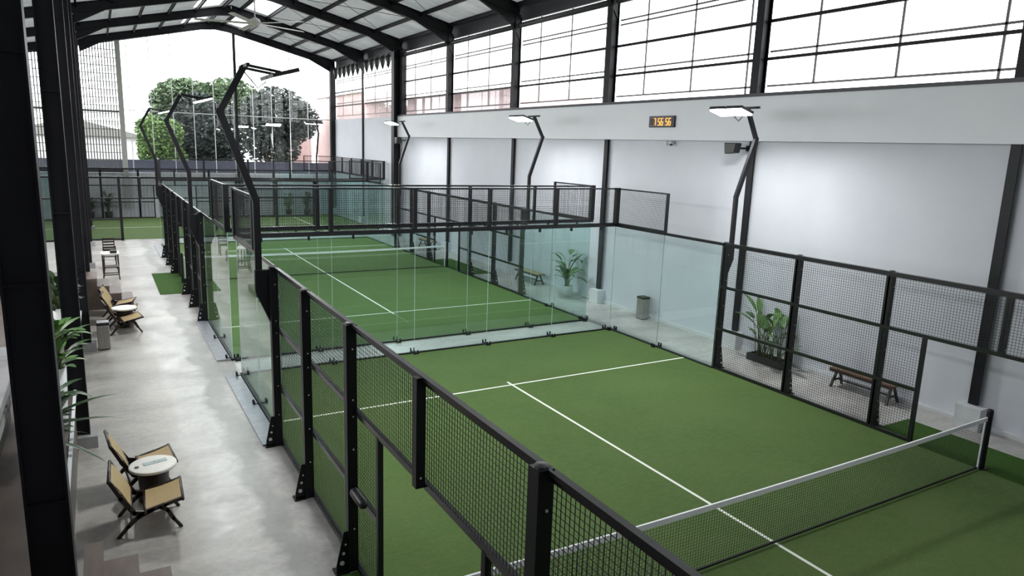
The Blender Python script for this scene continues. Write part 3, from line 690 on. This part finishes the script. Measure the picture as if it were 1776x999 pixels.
# ------------------------------------------------------------------ rattan lounge chairs and round tables
def make_lounge_chair():
    t = thing('lounge_chair', 'x', 'chair')
    W = .30
    for s in (-1, 1):
        y = s*W
        def limb(pts, wds, name):
            m = MB()
            for (p, q), (w0, w1) in zip(zip(pts[:-1], pts[1:]), zip(wds[:-1], wds[1:])): m.bar((p[0], y, p[1]), (q[0], y, q[1]), .038, (w0+w1)/2)
            for p, wd in zip(pts[1:-1], wds[1:-1]): m.prism([(p[0]+wd*.5*math.cos(k*math.pi/5), p[1]+wd*.5*math.sin(k*math.pi/5)) for k in range(10)], 'y', y-.019, y+.019)
            return m.build(name, 'wood_dark', t)
        limb([(-.36, .0), (-.24, .14), (-.12, .25), (.04, .315)], [.035, .045, .055, .055], 'rear_leg')
        limb([(-.42, .80), (-.30, .54), (-.16, .31), (-.06, .285)], [.035, .052, .06, .055], 'back_stile')
        limb([(-.12, .27), (.04, .315), (.2, .35), (.40, .40)], [.05, .05, .045, .035], 'seat_rail')
        limb([(.12, .335), (.22, .27), (.28, .14), (.37, .0)], [.03, .05, .045, .03], 'front_leg')
    for (x, z, nm_) in ((-.415, .79, 'top_rail'), (-.20, .37, 'lower_back_rail'), (.40, .40, 'front_rail'), (-.04, .30, 'rear_seat_rail')):
        m = MB().tube([(x, -W-.045, z), (x, W+.045, z)], .021, 10)
        m.build(nm_, 'wood_dark', t, True)
    MB().tube([(-.20, -W, .17), (-.20, W, .17)], .016, 8).build('stretcher', 'wood_dark', t, True)
    def sheet(p, q, sag, name):
        m = MB(); n = 6; vs = []; fs = []
        for off in (0, -.012):
            for i in range(n+1):
                f = i/n; x = p[0]+(q[0]-p[0])*f; z = p[1]+(q[1]-p[1])*f
                nx, nz = -(q[1]-p[1]), (q[0]-p[0]); L = math.hypot(nx, nz); k = -sag*4*f*(1-f)+off
                for y in (-W+.02, W-.02): vs.append((x+nx/L*k, y, z+nz/L*k))
        st = 2*(n+1)
        for i in range(n):
            fs += [(2*i, 2*i+2, 2*i+3, 2*i+1), (st+2*i, st+2*i+1, st+2*i+3, st+2*i+2), (2*i, st+2*i, st+2*i+2, 2*i+2), (2*i+1, 2*i+3, st+2*i+3, st+2*i+1)]
        fs += [(0, 1, st+1, st), (2*n, st+2*n, st+2*n+1, 2*n+1)]
        m.add(vs, fs).build(name, 'rattan', t)
    sheet((-.03, .325), (.40, .42), .015, 'seat')
    sheet((-.41, .80), (-.195, .39), -.02, 'backrest')
    return t
def make_round_table():
    t = thing('round_table', 'x', 'table')
    MB().lathe([(.285, .475), (.30, .48), (.305, .50), (.30, .515), (.285, .52)], n=40).build('table_top', 'stone_white', t)
    MB().lathe([(.20, 0), (.21, .02), (.185, .06), (.20, .44), (.23, .474)], n=28).build('pedestal', 'wood_dark', t)
    return t
lc = make_lounge_chair(); rt = make_round_table()
G1, G2 = 'rattan lounge chairs in the corridor', 'round white side tables'
place(lc, False, (-2.13, 4.24, 0), math.radians(-2), 'dark wood rattan lounge chair on the deck-steps side of the round table', G1)
place(lc, True, (-2.13, 5.42, 0), math.radians(5), 'dark wood rattan lounge chair partly behind the round table with a card', G1)
place(rt, False, (-2.02, 4.90, 0), 0, 'round white table with a printed card, between two rattan chairs', G2)
tag(MB().add([(-2.13, 4.86, .522), (-1.83, 4.93, .522), (-1.85, 5.03, .522), (-2.15, 4.96, .522), (-2.13, 4.86, .525), (-1.83, 4.93, .525), (-1.85, 5.03, .525), (-2.15, 4.96, .525)],
         [(0,3,2,1),(4,5,6,7),(0,1,5,4),(1,2,6,5),(2,3,7,6),(3,0,4,7)]).build('printed_card', 'paper_blue'), 'printed blue and white card lying on the round table', 'card')
tag(MB().lathe([(.025, 0), (.03, .012), (.01, .016)], (-2.22, 4.85, .521), 10).build('small_stone', 'wood_brown'), 'small brown dish on the rim of the round table', 'dish')
place(lc, True, (-2.08, 14.85, 0), math.radians(8), 'rattan lounge chair beside the steel bin and round table', G1)
place(lc, True, (-2.12, 16.0, 0), math.radians(-4), 'rattan lounge chair behind the farther round table', G1)
place(rt, True, (-2.03, 15.4, 0), 0, 'round white table near the steel bin and far steps', G2)
lc3 = place(lc, True, (-2.14, 16.95, 0), math.radians(-10), 'rattan lounge chair right in front of the far deck steps', G1)

# dark dining chairs, far along the corridor
def make_dining_chair():
    t = thing('dining_chair', 'x', 'chair')
    for x, y, z1 in ((-.2, -.2, .86), (-.2, .2, .86), (.2, -.2, .43), (.2, .2, .43)):
        MB().bar((x+(-.06 if x < 0 else .04), y, 0), (x, y, .43), .035, .035, (0, 1, 0)).build('leg', 'wood_dark', t)
        if x < 0: MB().bar((x, y, .42), (x-.06, y, z1), .035, .035, (0, 1, 0)).build('back_post', 'wood_dark', t)
    MB().box((-.23, -.23, .43), (.24, .23, .465)).build('seat', 'wood_dark', t, bevel=.01)
    for z in (.58, .70, .82): MB().bar((-.2-.05*(z-.43)/.43-.006, -.2, z), (-.2-.05*(z-.43)/.43-.006, .2, z), .02, .06).build('back_slat', 'wood_dark', t)
    for y in (-.2, .2): MB().bar((-.23, y, .18), (.22, y, .18), .022, .03).build('stretcher', 'wood_dark', t)
    return t
dc = make_dining_chair()
place(dc, False, (-2.2, 22.7, 0), 0, 'dark wooden dining chair on the corridor beyond the far steps', 'dark dining chairs in the corridor')
place(dc, True, (-2.2, 25.2, 0), math.radians(90), 'dark slat-backed chair turned away before the end court fence', 'dark dining chairs in the corridor')
place(dc, True, (-2.2, 27.2, 0), math.radians(-90), 'dark chair facing the corridor at the farthest white table', 'dark dining chairs in the corridor')
dt = thing('dining_table', 'small white-topped dining table between the dark chairs', 'table', (-2.2, 24.1, 0))
MB().box((-2.5, 23.75, .70), (-1.9, 24.55, .735)).build('table_top', 'stone_white', dt, bevel=.01)
for x in (-2.45, -1.95):
    for y in (23.82, 24.48): MB().box((x-.02, y-.02, 0), (x+.02, y+.02, .70)).build('leg', 'wood_dark', dt)
tag(MB().box((-2.2, 23.9, .736), (-1.98, 24.15, .83)).build('napkin_box', 'plastic_black', bevel=.015), 'black box on the small white-topped table', 'box')

# ------------------------------------------------------------------ benches
def make_bench(top):
    t = thing('bench', 'x', 'bench')
    L, D = .75, .19
    MB().box((-D, -L, .40), (D, L, .435)).build('seat', top, t, bevel=.008)
    m = MB()
    for s in (-1, 1): m.box((s*D-.02, -L+.02, .355), (s*D+.02, L-.02, .40))
    m.build('apron', 'wood_dark', t)
    for sy in (-1, 1):
        for sx in (-1, 1): MB().bar((sx*.05, sy*.63, .37), (sx*.20, sy*.66, 0), .04, .05, (0, 1, 0)).build('leg', 'wood_dark', t)
        MB().box((-.12, sy*.645-.018, .14), (.12, sy*.645+.018, .175)).build('cross_stretcher', 'wood_dark', t)
    MB().box((-.02, -.63, .145), (.02, .63, .172)).build('long_stretcher', 'wood_dark', t)
    return t
bn = make_bench('wood_brown'); b2 = make_bench('wood_light')
GB = 'wooden benches along the white wall'
place(bn, False, (11.72, 3.25, 0), 0, 'dark brown wooden bench behind the near mesh fence by the wall', GB)
place(b2, False, (11.62, 17.05, 0), math.radians(2), 'wooden bench with pale top between second court and white flower pot', GB)
place(b2, True, (11.5, 26.5, 0), math.radians(-2), 'small wooden bench at the far end of the second court', GB)

# ------------------------------------------------------------------ bins
def make_bin(h, wd, dp):
    t = thing('waste_bin', 'x', 'bin')
    MB().box((-wd/2, -dp/2, .02), (wd/2, dp/2, h-.07)).build('body', 'bin_steel', t, bevel=.012)
    MB().box((-wd/2-.004, -dp/2-.004, h-.07), (wd/2+.004, dp/2+.004, h)).build('lid', 'pot_black', t, bevel=.01)
    MB().box((-wd/2+.015, -dp/2+.015, 0), (wd/2-.015, dp/2-.015, .02)).build('base', 'pot_black', t)
    return t
wb = make_bin(.70, .26, .30)
place(wb, False, (11.78, 10.66, 0), 0, 'brushed steel waste bin with black lid against the white wall', 'steel waste bins')
w2 = make_bin(.66, .26, .28)
MB().box((-.125, -.135, .66), (.125, .135, .667)).build('lid_plate', 'galv', w2)
place(w2, False, (-2.54, 13.3, 0), 0, 'brushed steel waste bin in the corridor beside the black column', 'steel waste bins')

# ------------------------------------------------------------------ plants
def leaf(m, p, d, L, wd, droop=.35, fold=.15, n=6):
    """curved blade from p towards d"""
    d = Vector(d).normalized(); side = d.cross(Vector((0, 0, 1)))
    if side.length < .05: side = Vector((1, 0, 0))
    side.normalize(); vs, fs = [], []; pos = Vector(p); dr = d.copy()
    for i in range(n+1):
        f = i/n; wv = wd*math.sin(math.pi*min(1, f*.92+.06))**.8*.5
        up = side.cross(dr).normalized()
        vs += [pos-side*wv+up*fold*wv, pos.copy(), pos+side*wv+up*fold*wv]
        pos = pos + dr*(L/n); dr = (dr + Vector((0, 0, -droop/n))).normalized()
    for i in range(n):
        for j in range(2): fs.append((i*3+j, i*3+j+1, i*3+j+4, i*3+j+3))
    m.add(vs, fs)
def big_leaf_plant(t, c, n, h0, h1, L, wd, mat, rng, spread=.2, y_sp=0., lean=.5, lim=None):
    st = MB(); lf = MB()
    for k in range(n):
        a = 2*math.pi*k/n + rng.uniform(-.4, .4); h = rng.uniform(h0, h1)
        b = Vector((c[0]+rng.uniform(-.05, .05), c[1]+rng.uniform(-y_sp, y_sp)+rng.uniform(-.05, .05), c[2]))
        out = Vector((math.cos(a), math.sin(a), 0))
        tip = b + out*spread*rng.uniform(.5, 1.2) + Vector((0, 0, h))
        mid = b + out*spread*.25 + Vector((0, 0, h*.6))
        st.tube([b, mid, tip], [.016, .012, .008], 6)
        leaf(lf, tip, out*rng.uniform(.4, 1.1) + Vector((0, 0, lean*rng.uniform(.2, 1.3))), L*rng.uniform(.75, 1.15), wd*rng.uniform(.8, 1.1), rng.uniform(.5, 1.2))
    if lim:             # leaves lie against the wall they touch
        for m in (st, lf): m.v = [(min(max(v[0], lim[0]+.02*v[2]), lim[1]-.008*v[2]), min(max(v[1], lim[2]+.008*v[2]), lim[3]-.008*v[2]), v[2]) for v in m.v]
    st.build('stem', 'stem', t, True); lf.build('foliage', mat, t, True)
rng = random.Random(3)
pb = thing('planter_box', 'black planter box of broad-leaved plants behind the near fence', 'planter', (11.62, 5.72, 0))
m = MB().box((11.42, 5.2, 0), (11.45, 6.25, .17)).box((11.77, 5.2, 0), (11.80, 6.25, .17)).box((11.45, 5.2, 0), (11.77, 5.23, .17)).box((11.45, 6.22, 0), (11.77, 6.25, .17)).box((11.45, 5.23, 0), (11.77, 6.22, .03))
m.build('trough', 'pot_black', pb); MB().box((11.45, 5.23, .10), (11.77, 6.22, .14)).build('soil', 'soil', pb)
big_leaf_plant(pb, (11.56, 5.72, .14), 28, .30, 1.10, .54, .18, 'leaf', rng, .30, .42, .9, (10.9, 12.0, 4.6, 6.7))
fp = thing('potted_plant', 'tall palm-like plant in a white pot behind the second court glass', 'plant', (11.55, 14.35, 0))
MB().lathe([(.12, 0), (.14, .02), (.17, .36), (.165, .37), (.15, .36), (.14, .30)], (11.55, 14.35, 0), 24).build('pot', 'pot_white', fp, True)
MB().lathe([(.13, .29), (.14, .31), (.02, .315)], (11.55, 14.35, 0), 16).build('soil', 'soil', fp)
big_leaf_plant(fp, (11.5, 14.35, .31), 26, .30, 1.15, .54, .23, 'leaf', rng, .22, 0, .7, (10.6, 12.0, 13.4, 15.4))
def small_plant(x, y, h, say, pot='pot_black', mat='leaf_dark', z=0.):
    t = thing('potted_plant', say, 'plant', (x, y, z))
    MB().lathe([(.16, 0), (.18, .02), (.22, .38), (.20, .38), (.19, .32)], (x, y, z), 18).build('pot', pot, t, True)
    MB().lathe([(.18, .31), (.19, .33), (.02, .335)], (x, y, z), 14).build('soil', 'soil', t)
    big_leaf_plant(t, (x, y, z+.33), 30, .15*h, .75*h, .40, .17, mat, rng, .16, 0, 1.2, (x-.6, x+.6, 43.58, 44.17))
small_plant(-1.95, 43.85, 1.5, 'bushy potted plant at the far wall under the slatted screen'); small_plant(-2.9, 43.8, .9, 'lower bushy potted plant at the far wall under the slatted screen')
small_plant(8.75, 43.8, 1.3, 'light green potted plant at the far wall under the end window', mat='leaf'); small_plant(10.0, 43.8, 1.3, 'dark potted plant at the far wall beside the corner column')

# ------------------------------------------------------------------ lounge deck, steps, counter
DK = .95
struct(MB().box((XL, -12, 0), (-2.98, 19, DK)).build('floor_deck', 'tile_brown'), 'raised brown lounge deck behind the black columns', 'floor')
struct(MB().box((-2.98, -12, DK-.02), (-2.94, 19, DK+.03)).build('trim_5', 'mull_white'), 'pale edge strip of the lounge deck', 'edge trim')
for (y0, y1, say) in ((.1, 2.25, 'brown steps from the deck down to the corridor, below the viewing deck'), (17.72, 18.98, 'brown steps from the deck down to the corridor, beyond the lounge chairs')):
    st = thing('deck_steps', say, 'steps', (-2.3, (y0+y1)/2, 0), 'deck steps')
    for k, z in enumerate((.92, .69, .46, .23)):
        x1 = -2.63+.30*k; x0 = x1-.30 if (k or y0 > 5) else -2.79
        MB().box((x0, y0, 0), (x1, y1, z-.03)).build('riser', 'riser', st); MB().box((x0, y0, z-.03), (x1+.01, y1, z)).build('tread', 'tread', st)
ct = thing('bar_counter', 'grey concrete bar counter on the lounge deck', 'counter', (-4.0, 3, DK))
MB().box((-4.5, -1, 1.88), (-3.52, 6.45, 2.0)).build('counter_top', 'counter', ct, bevel=.01)
MB().box((-4.4, -.9, DK), (-3.72, 6.3, 1.87)).build('counter_body', 'plastic_black', ct)
MB().box((-3.70, -.9, 1.60), (-3.56, 6.38, 1.72)).build('lower_shelf', 'counter', ct)
def tall_planter(x, y, h, say, mat, long_leaves=False):
    t = thing('tall_planter', say, 'planter', (x, y, DK), 'planters on the lounge deck')
    MB().lathe([(.10, 0), (.11, .02), (.15, h), (.14, h), (.13, h-.06)], (x, y, DK), 20).build('pot', 'pot_white', t, True)
    MB().lathe([(.12, h-.07), (.13, h-.05), (.02, h-.045)], (x, y, DK), 14).build('soil', 'soil', t)
    big_leaf_plant(t, (x, y, DK+h-.05), 60, .02, .6, .34, .13, mat, rng, .16, 0, .8, (-3.50 if x > -3.5 else x-1, x+.6, y-.7, y+.7))
    if long_leaves:
        lf = MB()
        for (d, L, dz) in (((.8, .45, .30), 1.0, .2), ((.9, .2, .12), .95, .12), ((.75, -.3, -.2), .8, 0), ((.6, .7, -.1), .8, 0)): leaf(lf, (x, y, DK+h-.05+dz), d, L, .085, .5, .3)
        lf.build('long_leaves', 'leaf_dark', t, True)
tall_planter(-3.12, 5.8, .85, 'white planter of bright leaves between two black columns', 'leaf')
tall_planter(-3.25, 4.7, .30, 'low planter with long dark drooping leaves', 'leaf_dark', True)
tall_planter(-4.55, 8.0, .7, 'white planter behind the bar counter end', 'leaf_dark')
tall_planter(-3.3, 11.5, .5, 'white planter beside the third black column of the deck', 'leaf_dark')
so = thing('lounge_sofa', 'dusty pink lounge sofa on the deck glimpsed between columns', 'sofa', (-4.4, 16.5, DK))
MB().box((-5.2, 15.8, DK+.12), (-4.0, 17.6, DK+.42)).build('seat', 'fabric_pink', so, bevel=.04)
MB().box((-5.2, 17.3, DK+.42), (-4.0, 17.65, DK+.85)).build('backrest', 'fabric_pink', so, bevel=.04)
for x in (-5.3, -4.0): MB().box((x, 15.8, DK+.12), (x+.14, 17.65, DK+.62)).build('armrest', 'fabric_pink', so, bevel=.03)
for x in (-5.15, -4.05):
    for y in (15.9, 17.5): MB().box((x-.03, y-.03, DK), (x+.03, y+.03, DK+.12)).build('leg', 'wood_dark', so)

# ------------------------------------------------------------------ outside
tag(MB().box((-30, 47.5, -.2), (13.9, 47.7, 3.42)).build('boundary_wall', 'outwall'), 'blue-grey boundary wall outside the end window', 'boundary wall', None, 'structure')
for (y0, y1, h, say) in ((23.7, 45.2, 7.75, 'low pink neighbouring shed outside the side windows'), (45.3, 58, 8.6, 'tall pink neighbouring shed outside the corner window')):
    t = thing('neighbour_shed', say, 'shed', (15, (y0+y1)/2, -.2), 'pink sheds next door')
    MB().box((14.6, y0, -.2), (19, y1, h)).build('shed_wall', 'pink', t)
    MB().prism([(14.4, h), (19.2, h), (16.8, h+.18)], 'y', y0, y1).build('shed_roof', 'house', t)
ph = thing('pink_house', 'pink house beyond the boundary wall behind the trees', 'house', (12.9, 61, -.2))
MB().box((11.6, 58.5, -.2), (14.2, 64, 6.4)).build('house_wall', 'pink', ph); MB().prism([(11.4, 6.4), (14.4, 6.4), (12.9, 7.2)], 'y', 58.3, 64.2).build('house_roof', 'outwall', ph)
wh = thing('white_house', 'white house roofs beyond the boundary wall beside the pale tree', 'house', (-4, 66, -.2))
MB().box((-9, 63, -.2), (1.4, 70, 4.8)).build('house_wall', 'house', wh); MB().prism([(-9.4, 4.8), (1.8, 4.8), (-3.8, 6.2)], 'y', 62.6, 70.4).build('house_roof', 'slat', wh)
def tree(x, y, blobs, n, mat, say, trunk, rng, ls=.32):
    t = thing('tree', say, 'tree', (x, y, -.2), 'trees beyond the end window')
    m = MB()
    for (a, b) in trunk: m.tube([a, ((a[0]+b[0])/2+.1, (a[1]+b[1])/2, (a[2]+b[2])/2), b], [.26, .2, .10], 8)
    m.build('trunk', 'bark', t, True)
    f = MB(); tot = sum(b[3]*b[4]*b[5] for b in blobs)
    for (cx, cy_, cz, rx, ry, rz) in blobs:
        for k in range(int(n*rx*ry*rz/tot)):
            while True:
                u = Vector((rng.uniform(-1, 1), rng.uniform(-1, 1), rng.uniform(-1, 1)))
                if .25 < u.length < 1: break
            p = Vector((cx+u.x*rx, cy_+u.y*ry, cz+u.z*rz)); s = ls*rng.uniform(.5, 1.2)
            a = Vector((rng.uniform(-1, 1), rng.uniform(-1, 1), rng.uniform(-.6, .6))).normalized(); b = a.cross(Vector((rng.uniform(-1, 1), rng.uniform(-1, 1), rng.uniform(-1, 1)))).normalized()
            f.add([p-a*s, p-b*s*.45, p+a*s, p+b*s*.45], [(0, 1, 2, 3)])
    f.build('foliage', mat, t)
rt_ = random.Random(11)
tree(4.6, 52.5, [(4.4, 52.5, 5.4, 2.3, 1.8, 2.9), (3.4, 52.5, 3.9, 1.2, 1.6, 2.2), (6.2, 52.5, 4.9, 1.5, 1.7, 2.6)], 15000, 'tree_dark', 'broad dark tree in the middle of the end window', [((4.6, 52.5, -.2), (4.5, 52.5, 4.5)), ((4.6, 52.5, 1.8), (6.0, 52.5, 4.6))], rt_, .2)
tree(10.3, 54.5, [(10.4, 54.5, 6.9, 2.7, 1.8, 2.3), (8.9, 54.5, 5.6, 1.1, 1.6, 2.6), (12.2, 54.5, 6.6, 1.6, 1.5, 1.7), (10.8, 54.5, 4.4, 1.5, 1.4, 1.4)], 12000, 'tree_dark', 'dark tree with open branches before the pink house', [((9.8, 54.5, -.2), (9.4, 54.5, 4.6)), ((9.8, 54.5, 2.6), (11.2, 54.5, 5.4)), ((9.7, 54.5, 3), (8.8, 54.5, 5.2))], rt_, .2)
tree(1.4, 49.3, [(1.3, 49.3, 4.2, 1.3, 1.1, 1.8), (2.1, 49.3, 3.2, 1.1, 1.1, 1.4), (.9, 49.3, 5.3, .9, 1.0, 1.1), (2.1, 49.3, 5.1, .9, 1.0, 1.1)], 11000, 'tree_light', 'pale green tree beside the dark one in the end window', [((1.2, 49.3, -.2), (1.1, 49.3, 3.4))], rt_, .16)
tree(6.4, 62.5, [(4.6, 62.5, 8.0, 2.8, 2, 1.9), (8.2, 62.5, 7.8, 2.8, 2, 2.4), (2.9, 62.5, 6.4, 1.2, 2, 2.0)], 9000, 'tree_mid', 'tall grey-green tree rising behind the dark trees', [((6.5, 62.5, -.2), (6.3, 62.5, 6.6))], rt_, .28)
